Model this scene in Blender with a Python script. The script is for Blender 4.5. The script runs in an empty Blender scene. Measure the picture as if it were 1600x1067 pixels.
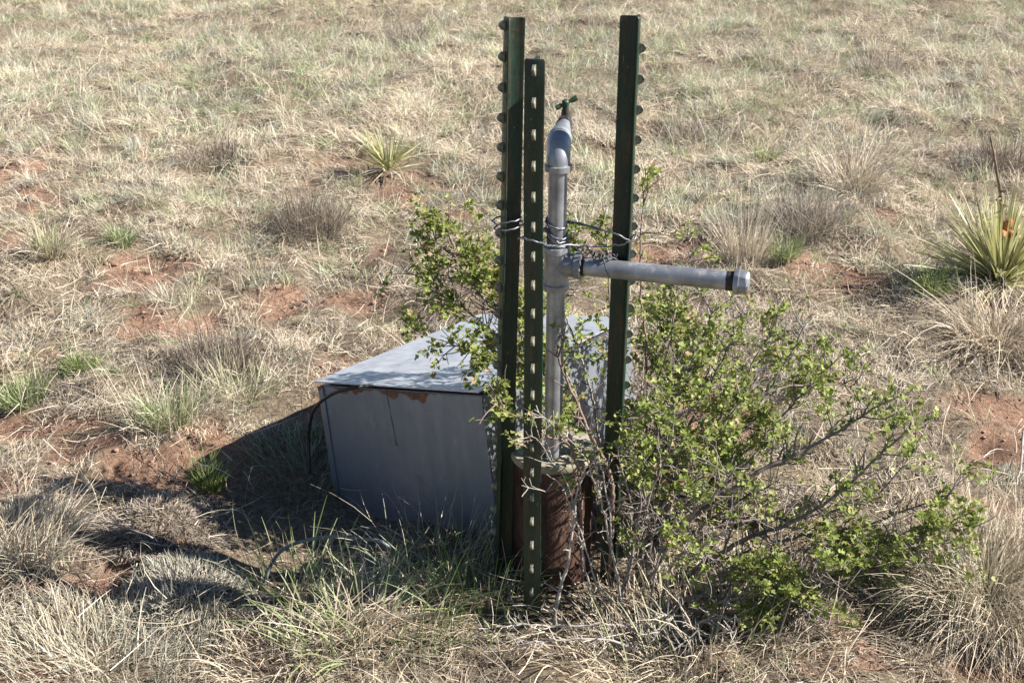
import bpy, bmesh, math, random
import numpy as np
from mathutils import Vector, Matrix

random.seed(7)
rng = np.random.default_rng(11)
R = math.radians
scene = bpy.context.scene
COL = scene.collection

# ------------------------------------------------------------------ camera
CAM_H, PITCH, FPX = 1.495, R(24.0), 1950.0
cam_d = bpy.data.cameras.new("camera")
cam = bpy.data.objects.new("camera", cam_d)
COL.objects.link(cam)
cam.location = (0, 0, CAM_H)
cam.rotation_euler = (math.pi / 2 - PITCH, 0, 0)
cam_d.sensor_width = 36.0
cam_d.lens = 36.0 * FPX / 1600.0
cam_d.clip_start, cam_d.clip_end = 0.02, 2000
cam_d.dof.use_dof = True
cam_d.dof.focus_distance = 2.45
cam_d.dof.aperture_fstop = 16
scene.camera = cam

# ------------------------------------------------------------------ sky and sun
SUN_EL, SUN_AZ = R(36.5), R(-5.0)          # azimuth from +X towards +Y
w = bpy.data.worlds.new("World")
scene.world = w
w.use_nodes = True
nt = w.node_tree
sky = nt.nodes.new("ShaderNodeTexSky")
sky.sky_type = 'NISHITA'
sky.sun_disc = False
sky.sun_elevation = SUN_EL
sky.sun_rotation = math.pi / 2 - SUN_AZ
sky.altitude = 1800
sky.air_density, sky.dust_density, sky.ozone_density = 1.0, 0.3, 1.8
bg = nt.nodes["Background"]
bg.inputs[1].default_value = 0.05
nt.links.new(sky.outputs[0], bg.inputs[0])
sun_d = bpy.data.lights.new("sun", 'SUN')
sun_d.energy = 5.0
sun_d.angle = R(0.53)
sun_d.color = (1.0, 0.95, 0.87)
sun = bpy.data.objects.new("sun", sun_d)
COL.objects.link(sun)
sv = Vector((math.cos(SUN_EL) * math.cos(SUN_AZ), math.cos(SUN_EL) * math.sin(SUN_AZ), math.sin(SUN_EL)))
sun.rotation_euler = sv.to_track_quat('Z', 'Y').to_euler()
sun.location = sv * 20

scene.render.engine = 'CYCLES'
scene.cycles.max_bounces = 5
scene.cycles.diffuse_bounces = 1
scene.cycles.glossy_bounces = 2
scene.cycles.transmission_bounces = 3
scene.cycles.use_denoising = True
scene.cycles.denoiser = 'OPENIMAGEDENOISE'
scene.cycles.denoising_input_passes = 'RGB_ALBEDO_NORMAL'
scene.view_settings.view_transform = 'Standard'
scene.view_settings.look = 'None'
scene.view_settings.gamma = 1
scene.view_settings.exposure = 1.13


def at(x, y, Y):
    """photo pixel (1600 wide) at ground distance Y -> world point"""
    a, b = (x - 800) / FPX, -(y - 533.5) / FPX
    c, s = math.cos(PITCH), math.sin(PITCH)
    r = Vector((a, c + b * s, -s + b * c))
    return Vector((0, 0, CAM_H)) + r * (Y / r.y)


def gnd(x, y):
    a, b = (x - 800) / FPX, -(y - 533.5) / FPX
    c, s = math.cos(PITCH), math.sin(PITCH)
    r = Vector((a, c + b * s, -s + b * c))
    p = Vector((0, 0, CAM_H)) + r * (-CAM_H / r.z)
    return p.x, p.y


# ------------------------------------------------------------------ materials
class NT:
    def __init__(self, name):
        self.m = bpy.data.materials.new(name)
        self.m.use_nodes = True
        self.t = self.m.node_tree
        self.t.nodes.clear()
        self.out = self.n('ShaderNodeOutputMaterial')

    def n(self, k, **kw):
        nd = self.t.nodes.new(k)
        for a, v in kw.items():
            setattr(nd, a, v)
        return nd

    def l(self, a, b):
        self.t.links.new(a, b)

    def noise(self, scale, detail=4, rough=.6, vec=None, dist=0):
        nd = self.n('ShaderNodeTexNoise')
        nd.inputs['Scale'].default_value = scale
        nd.inputs['Detail'].default_value = detail
        nd.inputs['Roughness'].default_value = rough
        nd.inputs['Distortion'].default_value = dist
        if vec is not None:
            self.l(vec, nd.inputs['Vector'])
        return nd.outputs['Fac']

    def ramp(self, fac, stops, interp='LINEAR'):
        nd = self.n('ShaderNodeValToRGB')
        nd.color_ramp.interpolation = interp
        e = nd.color_ramp.elements
        while len(e) < len(stops):
            e.new(.5)
        for i, (p, c) in enumerate(stops):
            e[i].position = p
            e[i].color = (c, c, c, 1) if isinstance(c, (int, float)) else (*c, 1)
        self.l(fac, nd.inputs[0])
        return nd.outputs[0]

    def mix(self, fac, a, b):
        nd = self.n('ShaderNodeMix', data_type='RGBA')
        for s, v in ((0, fac), (6, a), (7, b)):
            if isinstance(v, (int, float)):
                nd.inputs[s].default_value = v
            elif isinstance(v, tuple):
                nd.inputs[s].default_value = (*v, 1)
            else:
                self.l(v, nd.inputs[s])
        return nd.outputs[2]

    def math(self, op, a, b=0.0, clamp=False):
        nd = self.n('ShaderNodeMath', operation=op, use_clamp=clamp)
        for s, v in ((0, a), (1, b)):
            if isinstance(v, (int, float)):
                nd.inputs[s].default_value = v
            else:
                self.l(v, nd.inputs[s])
        return nd.outputs[0]

    def obj(self):
        return self.n('ShaderNodeTexCoord').outputs['Object']

    def mapping(self, vec, scale):
        nd = self.n('ShaderNodeMapping')
        nd.inputs['Scale'].default_value = scale
        self.l(vec, nd.inputs[0])
        return nd.outputs[0]

    def bump(self, h, strength, dist):
        nd = self.n('ShaderNodeBump')
        nd.inputs['Strength'].default_value = strength
        nd.inputs['Distance'].default_value = dist
        self.l(h, nd.inputs['Height'])
        return nd.outputs[0]

    def princ(self, color, rough, metal=0.0, normal=None, spec=.5):
        p = self.n('ShaderNodeBsdfPrincipled')
        for k, v in (('Base Color', color), ('Roughness', rough), ('Metallic', metal), ('Specular IOR Level', spec)):
            if isinstance(v, tuple):
                p.inputs[k].default_value = (*v, 1)
            elif isinstance(v, (int, float)):
                p.inputs[k].default_value = v
            else:
                self.l(v, p.inputs[k])
        if normal is not None:
            self.l(normal, p.inputs['Normal'])
        self.l(p.outputs[0], self.out.inputs[0])
        return self.m


def m_ground():
    k = NT("red_soil_with_litter")
    v = k.obj()
    n1 = k.noise(9, 6, .65, v)
    n2 = k.noise(70, 5, .7, v)
    n3 = k.noise(2.2, 3, .5, v)
    soil = k.ramp(n2, [(.25, (.17, .095, .065)), (.5, (.35, .21, .145)), (.75, (.50, .34, .25))])
    lit = k.ramp(n2, [(.3, (.10, .075, .055)), (.55, (.30, .24, .17)), (.75, (.46, .39, .29))])
    at_ = k.n('ShaderNodeAttribute', attribute_name='bare')
    f = k.math('ADD', at_.outputs['Fac'], k.math('MULTIPLY', k.math('SUBTRACT', n1, .5), 1.6), True)
    c = k.mix(f, lit, soil)
    dark = k.ramp(n3, [(.35, .72), (.65, 1.05)])
    mm = k.n('ShaderNodeMix', data_type='RGBA', blend_type='MULTIPLY')
    mm.inputs[0].default_value = 1
    k.l(c, mm.inputs[6]); k.l(dark, mm.inputs[7])
    h = k.math('ADD', k.noise(160, 5, .7, v), k.math('MULTIPLY', n1, 2))
    return k.princ(mm.outputs[2], .95, 0, k.bump(h, .9, .012), .15)


def m_blade(name, trans=.25, gloss=.06, rough=.5):
    k = NT(name)
    a = k.n('ShaderNodeAttribute', attribute_name='Col')
    d = k.n('ShaderNodeBsdfDiffuse'); k.l(a.outputs[0], d.inputs[0])
    t = k.n('ShaderNodeBsdfTranslucent'); k.l(a.outputs[0], t.inputs[0])
    x = k.n('ShaderNodeMixShader'); x.inputs[0].default_value = trans
    k.l(d.outputs[0], x.inputs[1]); k.l(t.outputs[0], x.inputs[2])
    g = k.n('ShaderNodeBsdfGlossy'); g.inputs['Roughness'].default_value = rough
    y = k.n('ShaderNodeMixShader'); y.inputs[0].default_value = gloss
    k.l(x.outputs[0], y.inputs[1]); k.l(g.outputs[0], y.inputs[2])
    k.l(y.outputs[0], k.out.inputs[0])
    return k.m


def m_post():
    k = NT("worn_green_post_paint")
    v = k.obj()
    rust = k.ramp(k.noise(55, 6, .75, k.mapping(v, (1, 1, .12))), [(.50, 0), (.66, 1)])
    sep = k.n('ShaderNodeSeparateXYZ'); k.l(v, sep.inputs[0])
    top = k.math('MULTIPLY', k.math('SUBTRACT', sep.outputs[2], 1.03), 9, True)
    rust = k.math('MAXIMUM', k.math('MULTIPLY', rust, .5), k.math('MULTIPLY', top, k.ramp(k.noise(60, 4, .7, v), [(.45, 0), (.7, .6)])))
    green = k.ramp(k.noise(26, 5, .7, k.mapping(v, (1, 1, .25))), [(.3, (.004, .018, .010)), (.6, (.009, .036, .019)), (.8, (.030, .070, .045))])
    c = k.mix(rust, green, k.ramp(k.noise(120, 4, .7, v), [(.3, (.06, .022, .012)), (.7, (.20, .085, .05))]))
    chip = k.ramp(k.noise(210, 3, .6, k.mapping(v, (1, 1, .35))), [(.68, 0), (.73, 1)])
    zone = k.ramp(k.noise(7, 2, .5, v), [(.45, .1), (.62, 1)])
    c = k.mix(k.math('MULTIPLY', chip, zone), c, (.36, .40, .36))
    return k.princ(c, k.ramp(k.noise(90, 3, .6, v), [(.3, .34), (.7, .6)]), 0, k.bump(k.noise(300, 3, .6, v), .25, .001), .5)


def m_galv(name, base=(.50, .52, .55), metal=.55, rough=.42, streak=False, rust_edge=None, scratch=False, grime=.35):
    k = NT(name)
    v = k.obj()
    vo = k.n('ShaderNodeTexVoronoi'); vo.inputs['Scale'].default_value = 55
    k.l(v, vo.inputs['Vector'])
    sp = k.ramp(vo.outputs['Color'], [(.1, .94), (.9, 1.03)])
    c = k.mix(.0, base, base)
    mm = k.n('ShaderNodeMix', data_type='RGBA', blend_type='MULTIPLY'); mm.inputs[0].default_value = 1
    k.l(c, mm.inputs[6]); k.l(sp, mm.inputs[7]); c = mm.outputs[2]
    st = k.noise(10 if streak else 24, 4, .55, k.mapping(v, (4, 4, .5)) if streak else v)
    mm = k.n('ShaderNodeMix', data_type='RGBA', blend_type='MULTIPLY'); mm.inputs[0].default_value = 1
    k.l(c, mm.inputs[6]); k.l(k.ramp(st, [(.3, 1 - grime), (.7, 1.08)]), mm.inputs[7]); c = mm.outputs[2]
    # whitish oxide bloom
    bl = k.ramp(k.noise(38, 5, .7, k.mapping(v, (1, 1, .4))), [(.62, 0), (.78, .35)] if streak else [(.54, 0), (.70, .6)])
    c = k.mix(bl, c, (.60, .59, .57))
    c = k.mix(k.ramp(k.noise(16, 4, .7, v), [(.62, 0), (.75, .2 if streak else .5)]), c, (.22, .17, .13))
    met = k.math('MULTIPLY', k.math('SUBTRACT', 1.0, bl), metal)
    if rust_edge is not None:                       # peeled, rusty strip along the top edge of the front panel
        sep = k.n('ShaderNodeSeparateXYZ'); k.l(v, sep.inputs[0])
        n = k.noise(26, 2, .45, k.mapping(v, (1, 1, .6)))
        lim = k.math('SUBTRACT', rust_edge, k.math('MULTIPLY', k.math('SUBTRACT', n, .47), .085))
        f = k.math('MULTIPLY', k.math('MULTIPLY', k.math('SUBTRACT', sep.outputs[2], lim), 900, True), k.math('MULTIPLY', k.math('LESS_THAN', sep.outputs[1], .0055), k.math('LESS_THAN', sep.outputs[0], -.13)))
        c = k.mix(f, c, k.ramp(k.noise(90, 4, .7, v), [(.3, (.10, .04, .025)), (.7, (.27, .12, .075))]))
        met = k.math('MULTIPLY', met, k.math('SUBTRACT', 1.0, f))
        if scratch:
            # one dark scratch down the panel
            dx = k.math('ABSOLUTE', k.math('SUBTRACT', k.math('ADD', sep.outputs[0], k.math('MULTIPLY', sep.outputs[2], .06)), -.2505))
            wob = k.math('MULTIPLY', k.math('SUBTRACT', k.noise(18, 2, .5, v), .5), .006)
            g = k.math('LESS_THAN', k.math('ADD', dx, wob), .0016)
            g = k.math('MULTIPLY', g, k.math('GREATER_THAN', sep.outputs[2], .185))
            c = k.mix(k.math('MULTIPLY', g, .8), c, (.05, .045, .045))
    return k.princ(c, k.ramp(st, [(.3, rough + .10), (.7, rough - .04)]), met, k.bump(k.noise(9, 2, .5, v), .07 if streak else .1, .004))


def m_casing():
    k = NT('weathered_rusty_casing')
    v = k.obj()
    n = k.noise(9, 9, .72, k.mapping(v, (1.6, 1.6, .7)))
    f = k.noise(60, 5, .7, k.mapping(v, (1, 1, .4)))
    c = k.ramp(n, [(.30, (.012, .009, .008)), (.46, (.07, .036, .027)), (.6, (.13, .075, .055)), (.75, (.25, .17, .13))])
    c = k.mix(k.ramp(f, [(.5, 0), (.7, .6)]), c, (.035, .02, .016))
    return k.princ(c, .85, 0, k.bump(k.math('ADD', n, f), .8, .008), .25)


def m_rust(name, a=(.05, .02, .012), b=(.20, .075, .045), c3=(.34, .17, .11)):
    k = NT(name)
    v = k.obj()
    c = k.ramp(k.noise(18, 8, .75, v), [(.28, a), (.55, b), (.78, c3)])
    return k.princ(c, .85, 0, k.bump(k.noise(90, 6, .75, v), .5, .004), .25)


def m_plain(name, c1, c2, scale=40, rough=.8, metal=0.0, bump=.3, stretch=(1, 1, 1)):
    k = NT(name)
    v = k.mapping(k.obj(), stretch)
    n = k.noise(scale, 5, .65, v)
    return k.princ(k.ramp(n, [(.3, c1), (.7, c2)]), rough, metal, k.bump(n, bump, .003))


M_GROUND = m_ground()
M_DRY = m_blade("dry_grass_blades", .22, .03)
M_GREEN = m_blade("green_plant_blades", .32, .05, .45)
M_LEAF = m_blade("currant_leaves", .42, .025, .5)
M_POST = m_post()
M_STUD = m_plain("worn_stud_paint", (.03, .035, .022), (.40, .38, .29), 120, .5)
M_PIPE = m_galv("galvanised_pipe", (.44, .46, .50), .65, .42, grime=.5)
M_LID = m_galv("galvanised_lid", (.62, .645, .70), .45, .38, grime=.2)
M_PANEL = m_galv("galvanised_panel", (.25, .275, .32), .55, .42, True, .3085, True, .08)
M_CASE = m_casing()
M_CASING = m_rust("rusty_casing", (.022, .011, .009), (.075, .036, .027), (.17, .10, .075))
M_RIM = m_plain("pale_crusted_rim", (.16, .13, .09), (.46, .43, .30), 45, .9)
M_TAR_GAP = m_plain("dark_tape_and_gap_shade", (.012, .011, .011), (.05, .034, .026), 80, .6)  # thread tape, and the painted shade in the lid gap
M_TAPP = m_plain("green_tap_paint", (.010, .035, .016), (.05, .11, .055), 70, .5)
M_BRASS = m_plain("dull_tap_brass", (.03, .028, .03), (.10, .09, .085), 60, .5, .5)
M_WIRE = m_plain("grey_steel_wire", (.10, .10, .12), (.34, .34, .37), 60, .45, .6, .1)
M_DWIRE = m_plain("dark_twisted_wire", (.03, .03, .035), (.12, .12, .14), 60, .5, .5, .1)
M_CABLE = m_plain("black_cable_sheath", (.012, .012, .013), (.035, .033, .032), 60, .5)
M_HOSE = m_plain("bluish_hose", (.09, .11, .11), (.20, .24, .24), 50, .45)
M_BARK = m_plain("grey_currant_bark", (.10, .08, .072), (.42, .36, .32), 45, .9, 0, .6)
M_BARKR = m_plain("red_brown_bark", (.12, .07, .055), (.38, .28, .23), 40, .85, 0, .6)
M_TWIG = m_plain("bleached_dead_twig", (.22, .19, .165), (.50, .46, .41), 40, .9, 0, .5)
M_POD = m_plain("orange_seed_pod", (.26, .09, .03), (.55, .24, .09), 60, .7)
M_STALK = m_plain("dry_flower_stalk", (.13, .085, .06), (.34, .25, .19), 60, .9)


# ------------------------------------------------------------------ object helpers
def tag(o, label=None, cat=None, group=None, kind=None):
    if label: o['label'] = label
    if cat: o['category'] = cat
    if group: o['group'] = group
    if kind: o['kind'] = kind
    return o


def empty(name, loc, label, cat, group=None, rot=None):
    o = bpy.data.objects.new(name, None)
    COL.objects.link(o)
    o.location = loc
    o.empty_display_size = .1
    if rot is not None:
        o.rotation_euler = rot
    return tag(o, label, cat, group)


def link(name, me, mat, parent=None, smooth=True):
    o = bpy.data.objects.new(name, me)
    COL.objects.link(o)
    if mat: me.materials.append(mat)
    if parent is not None: o.parent = parent
    if smooth and len(me.polygons):
        me.polygons.foreach_set('use_smooth', [True] * len(me.polygons))
    return o


def from_bm(name, bm, mat, parent=None, smooth=False, autosmooth=None):
    bmesh.ops.recalc_face_normals(bm, faces=bm.faces)
    me = bpy.data.meshes.new(name)
    bm.to_mesh(me)
    bm.free()
    o = link(name, me, mat, parent, smooth)
    if autosmooth:
        me.polygons.foreach_set('use_smooth', [True] * len(me.polygons))
        me.set_sharp_from_angle(angle=R(autosmooth))
    return o


def np_mesh(name, verts, quads, cols=None, tris=None):
    me = bpy.data.meshes.new(name)
    nq = len(quads)
    ntr = 0 if tris is None else len(tris)
    me.vertices.add(len(verts))
    me.vertices.foreach_set('co', np.ascontiguousarray(verts, dtype=np.float32).ravel())
    li = np.asarray(quads, dtype=np.int32).ravel()
    starts = np.arange(nq, dtype=np.int32) * 4
    if ntr:
        li = np.concatenate([li, np.asarray(tris, dtype=np.int32).ravel()])
        starts = np.concatenate([starts, nq * 4 + np.arange(ntr, dtype=np.int32) * 3])
    me.loops.add(len(li))
    me.loops.foreach_set('vertex_index', li)
    me.polygons.add(nq + ntr)
    me.polygons.foreach_set('loop_start', starts)
    me.update(calc_edges=True)
    if cols is not None:
        a = me.color_attributes.new('Col', 'FLOAT_COLOR', 'POINT')
        c = np.ones((len(verts), 4), np.float32)
        c[:, :3] = cols
        a.data.foreach_set('color', c.ravel())
    return me


def frame(d):
    d = d.normalized()
    u = Vector((0, 0, 1)) if abs(d.z) < .9 else Vector((1, 0, 0))
    a = d.cross(u).normalized()
    return a, d.cross(a).normalized()


def add_tube(bm, pts, rad, seg=8, cap=True):
    """swept tube; rad is a number or one radius per point"""
    pts = [Vector(p) for p in pts]
    n = len(pts)
    rs = rad if isinstance(rad, (list, tuple)) else [rad] * n
    rings, a = [], None
    for i, p in enumerate(pts):
        d = pts[min(i + 1, n - 1)] - pts[max(i - 1, 0)]
        if d.length < 1e-9: d = Vector((0, 0, 1))
        d.normalize()
        if a is None:
            a, b = frame(d)
        else:
            a = (a - d * a.dot(d))
            a = a.normalized() if a.length > 1e-6 else frame(d)[0]
            b = d.cross(a)
        rings.append([bm.verts.new(p + (a * math.cos(t) + b * math.sin(t)) * rs[i]) for t in [2 * math.pi * k / seg for k in range(seg)]])
    for r0, r1 in zip(rings, rings[1:]):
        for k in range(seg):
            bm.faces.new((r0[k], r0[(k + 1) % seg], r1[(k + 1) % seg], r1[k]))
    if cap:
        bm.faces.new(rings[0][::-1]); bm.faces.new(rings[-1])


def add_lathe(bm, p0, axis, prof, seg=24):
    """prof: list of (distance along axis, radius)"""
    axis = axis.normalized()
    add_tube_pts = [p0 + axis * t for t, r in prof]
    a, b = frame(axis)
    rings = []
    for p, (t, r) in zip(add_tube_pts, prof):
        rings.append([bm.verts.new(p + (a * math.cos(q) + b * math.sin(q)) * max(r, 1e-4)) for q in [2 * math.pi * k / seg for k in range(seg)]])
    for r0, r1 in zip(rings, rings[1:]):
        for k in range(seg):
            bm.faces.new((r0[k], r0[(k + 1) % seg], r1[(k + 1) % seg], r1[k]))
    bm.faces.new(rings[0][::-1]); bm.faces.new(rings[-1])


def add_box(bm, lo, hi, M=None):
    vs = [bm.verts.new((x, y, z)) for z in (lo[2], hi[2]) for y in (lo[1], hi[1]) for x in (lo[0], hi[0])]
    for f in ((0, 2, 3, 1), (4, 5, 7, 6), (0, 1, 5, 4), (1, 3, 7, 5), (3, 2, 6, 7), (2, 0, 4, 6)):
        bm.faces.new([vs[i] for i in f])
    if M is not None:
        bmesh.ops.transform(bm, matrix=M, verts=vs)
    return vs


def smooth_path(ctrl, step=.02, wob=0.0, r=random):
    """Catmull-Rom through control points, resampled, with a little crookedness"""
    P = [Vector(c) for c in ctrl]
    P = [P[0] * 2 - P[1]] + P + [P[-1] * 2 - P[-2]]
    out = []
    for i in range(1, len(P) - 2):
        a, b, c, d = P[i - 1:i + 3]
        m = max(2, int((c - b).length / step))
        for k in range(m):
            t = k / m
            out.append(.5 * ((2 * b) + (c - a) * t + (2 * a - 5 * b + 4 * c - d) * t * t + (-a + 3 * b - 3 * c + d) * t ** 3))
    out.append(P[-2].copy())
    if wob:
        o = Vector((0, 0, 0))
        for p in out[1:-1]:
            o = o * .75 + Vector((r.gauss(0, wob), r.gauss(0, wob), r.gauss(0, wob)))
            p += o
    return out


# ------------------------------------------------------------------ the lie of the land
LAT = np.random.default_rng(5).random((256, 256))


def vnoise(x, y, s, off=0):
    x = np.asarray(x, float) / s + 37.3 + off * 17.1
    y = np.asarray(y, float) / s + 91.7 + off * 9.7
    xi, yi = np.floor(x).astype(int), np.floor(y).astype(int)
    fx, fy = x - xi, y - yi
    fx, fy = fx * fx * (3 - 2 * fx), fy * fy * (3 - 2 * fy)
    g = lambda i, j: LAT[i % 256, j % 256]
    return (g(xi, yi) * (1 - fx) + g(xi + 1, yi) * fx) * (1 - fy) + (g(xi, yi + 1) * (1 - fx) + g(xi + 1, yi + 1) * fx) * fy


# hollows and humps: photo pixel, radius (m), height (m)
HUMPS = [((255, 815), .15, .028), ((290, 905), .14, .030), ((60, 880), .22, .05), ((1540, 930), .22, .05), ((1100, 960), .2, .02),
         ((490, 350), .2, .05), ((210, 480), .22, .04), ((1250, 380), .25, .04), ((160, 905), .08, -.035), ((400, 840), .12, -.03),
         ((1560, 520), .25, .04), ((548, 770), .21, -.095), ((330, 590), .25, .04)]
HUMPS = [(*gnd(*p), r, h) for p, r, h in HUMPS]
# bare red soil: photo pixel, half size x, half size y (m)
BARE = [((20, 382), .20, .17), ((45, 312), .22, .16), ((225, 428), .20, .17), ((215, 447), .1, .1), ((500, 455), .26, .12), ((70, 650), .17, .12),
        ((320, 725), .26, .10), ((250, 740), .15, .07), ((1310, 445), .22, .16), ((1560, 650), .17, .12), ((1585, 720), .12, .12), ((250, 490), .08, .06),
        ((180, 890), .14, .06), ((40, 1030), .16, .06), ((1540, 1020), .1, .04), ((1590, 830), .1, .08), ((1020, 395), .25, .14),
        ((730, 320), .1, .1), ((20, 265), .2, .2), ((480, 1010), .12, .05), ((1330, 1010), .09, .04), ((130, 700), .13, .06), ((420, 950), .12, .05),
        ((340, 860), .1, .05), ((470, 300), .12, .1), ((20, 560), .1, .1), ((1530, 800), .1, .06), ((430, 700), .1, .06)]
BARE = [(*gnd(*p), a * .92, b * .92) for p, a, b in BARE]


def ground_z(x, y):
    x, y = np.asarray(x, float), np.asarray(y, float)
    h = .06 * (vnoise(x, y, 1.3) - .5) + .06 * (vnoise(x, y, .42, 1) - .5) + .062 * (vnoise(x, y, .17, 2) - .5) + .020 * (vnoise(x, y, .06, 3) - .5)
    h = h + .5 * (vnoise(x, y, 14, 4) - .5) * np.clip((np.hypot(x, y) - 9) / 20, 0, 1)
    for hx, hy, r, a in HUMPS:
        h = h + a * np.exp(-((x - hx) ** 2 + (y - hy) ** 2) / (r * r))
    calm = np.exp(-((x - .05) ** 2 + (y - 2.3) ** 2) / .35 ** 2)
    return h * (1 - .75 * calm)


def bare(x, y):
    x, y = np.asarray(x, float), np.asarray(y, float)
    wx = x + .12 * (vnoise(x, y, .13, 6) - .5) + .05 * (vnoise(x, y, .05, 8) - .5)
    wy = y + .16 * (vnoise(x, y, .15, 7) - .5) + .05 * (vnoise(x, y, .05, 9) - .5)
    b = np.zeros_like(x)
    for bx, by, a, c in BARE:
        d = ((wx - bx) / a) ** 2 + ((wy - by) / c) ** 2
        b = np.maximum(b, np.clip(1.5 - d, 0, 1))
    b = np.maximum(b, np.clip((vnoise(x, y, .33, 11) * .7 + vnoise(x, y, .11, 12) * .3 - .70) * 9, 0, 1) * np.clip((6.2 - y) / 2, 0, 1))
    return b


def build_ground():
    def axis(core, grow, n, r):
        out = list(core)
        d = grow
        hi, lo = core[-1], core[0]
        up, dn = [], []
        for _ in range(n):
            hi += d; lo -= d
            up.append(hi); dn.append(lo)
            d *= r
        return np.array(dn[::-1] + out + up)
    xs = axis(np.arange(-2.6, 2.6, .016), .018, 64, 1.13)
    ys = axis(np.arange(.9, 5.4, .016), .018, 64, 1.13)
    X, Y = np.meshgrid(xs, ys)
    Z = ground_z(X, Y)
    b = bare(X, Y)
    Z = Z - .018 * b
    V = np.stack([X, Y, Z], -1).reshape(-1, 3)
    ny, nx = X.shape
    i = np.arange(ny - 1)[:, None] * nx + np.arange(nx - 1)[None]
    Q = np.stack([i, i + 1, i + nx + 1, i + nx], -1).reshape(-1, 4)
    me = np_mesh("ground", V, Q)
    a = me.attributes.new('bare', 'FLOAT', 'POINT')
    a.data.foreach_set('value', b.ravel().astype(np.float32))
    tag(link("ground", me, M_GROUND), "red brown prairie soil under matted dry grass", "ground", kind='structure')


build_ground()


# ------------------------------------------------------------------ blades of grass
def blades(base, az, el, length, bend, width, col, K=4, tipcol=None, taper=.2, sway=.35, clampz=True, r=rng):
    """ribbons: base (N,3), azimuth, start elevation, length, total downward bend, width, colour (N,3)"""
    N = len(base)
    az = np.asarray(az, float).copy()
    daz = r.normal(0, sway, N) / K
    pts = np.empty((N, K + 1, 3)); pts[:, 0] = base
    tang = np.empty((N, K + 1, 3))
    for k in range(K + 1):
        e = el - bend * (k / K)
        tang[:, k] = np.stack([np.cos(e) * np.cos(az), np.cos(e) * np.sin(az), np.sin(e)], -1)
        if k < K:
            e2 = el - bend * ((k + .5) / K)
            t = np.stack([np.cos(e2) * np.cos(az), np.cos(e2) * np.sin(az), np.sin(e2)], -1)
            pts[:, k + 1] = pts[:, k] + t * (length / K)[:, None]
        az = az + daz
    if clampz:
        g = ground_z(pts[:, 1:, 0], pts[:, 1:, 1]) + .002 + r.random((N, 1)) * .006
        pts[:, 1:, 2] = np.maximum(pts[:, 1:, 2], g)
    side = np.stack([-np.sin(az), np.cos(az), np.zeros(N)], -1)[:, None, :].repeat(K + 1, 1)
    up = np.cross(tang, side)
    roll = r.uniform(-1.0, 1.0, N)[:, None, None]
    s = side * np.cos(roll) + up * np.sin(roll)
    wk = (width[:, None] * (1 - (1 - taper) * (np.linspace(0, 1, K + 1) ** 1.6))[None])[..., None] * .5
    V = np.stack([pts - s * wk, pts + s * wk], 2).reshape(-1, 3)
    i = (np.arange(N)[:, None] * (2 * (K + 1)) + 2 * np.arange(K)[None]).ravel()
    Q = np.stack([i, i + 1, i + 3, i + 2], -1)
    if tipcol is None: tipcol = col
    t = np.linspace(0, 1, K + 1)[None, :, None]
    C = col[:, None, :] * (1 - t) + tipcol[:, None, :] * t
    C = C.repeat(2, 1).reshape(-1, 3)
    return V, Q, C


class Bag:
    def __init__(self): self.v, self.q, self.c, self.n = [], [], [], 0

    def add(self, VQC):
        V, Q, C = VQC
        self.v.append(V.astype(np.float32)); self.q.append(Q + self.n); self.c.append(C.astype(np.float32)); self.n += len(V)

    def obj(self, name, mat, parent=None, origin=(0, 0, 0)):
        V = np.concatenate(self.v) - np.array(origin, np.float32)
        me = np_mesh(name, V, np.concatenate(self.q), np.concatenate(self.c))
        o = link(name, me, mat, parent)
        if parent is None: o.location = origin
        return o


PAL = dict(
    straw=[(.59, .51, .40), (.53, .46, .36), (.65, .57, .46), (.46, .39, .30)],
    pale=[(.70, .64, .53), (.64, .58, .47), (.72, .67, .57), (.58, .52, .42)],
    blond=[(.72, .60, .43), (.64, .53, .38), (.77, .67, .52)],
    grey=[(.50, .46, .41), (.42, .38, .34), (.56, .52, .46), (.33, .29, .26)],
    sage=[(.42, .43, .34), (.35, .37, .28), (.48, .48, .39), (.53, .51, .42)],
    green=[(.20, .27, .08), (.25, .32, .10), (.15, .22, .06), (.33, .36, .14)],
    ygreen=[(.40, .45, .25), (.46, .49, .30), (.34, .40, .20), (.52, .52, .36)],
    brown=[(.28, .20, .14), (.22, .155, .11), (.34, .26, .19)],
    dark=[(.27, .23, .20), (.20, .17, .145), (.34, .30, .26)],
    yucca=[(.46, .46, .19), (.55, .52, .26), (.36, .38, .14), (.60, .56, .32)],
)
PAL = {k: np.array(v) * ((.94, .885, .825) if k in ('straw', 'pale', 'grey', 'dark') else (1, 1, 1)) for k, v in PAL.items()}


def pick(name, n, jit=.12, r=rng):
    P = PAL[name]
    return np.clip(P[r.integers(0, len(P), n)] * (1 + r.normal(0, jit, (n, 1))), .01, .85)


MATS = [gnd(255, 835), gnd(290, 935)]


def short_grass(x, y):
    """grass is thin and short in front of the box and round the casing"""
    a, b = gnd(490, 770)
    d = ((x - a) / .52) ** 2 + ((y - b) / .40) ** 2
    c = ((x - .08) / .25) ** 2 + ((y - 2.1) / .2) ** 2
    return 1 - .70 * np.exp(-d ** 2) - .25 * np.exp(-c)


def low_grass(x, y):
    a, b = gnd(200, 960)
    near = .57 + .35 * np.clip((np.asarray(y) - 2.6) / 3.5, 0, 1)
    return near * (1 - .30 * np.exp(-(((x - a) / .60) ** 2 + ((y - b) / .42) ** 2) ** 2))


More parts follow.
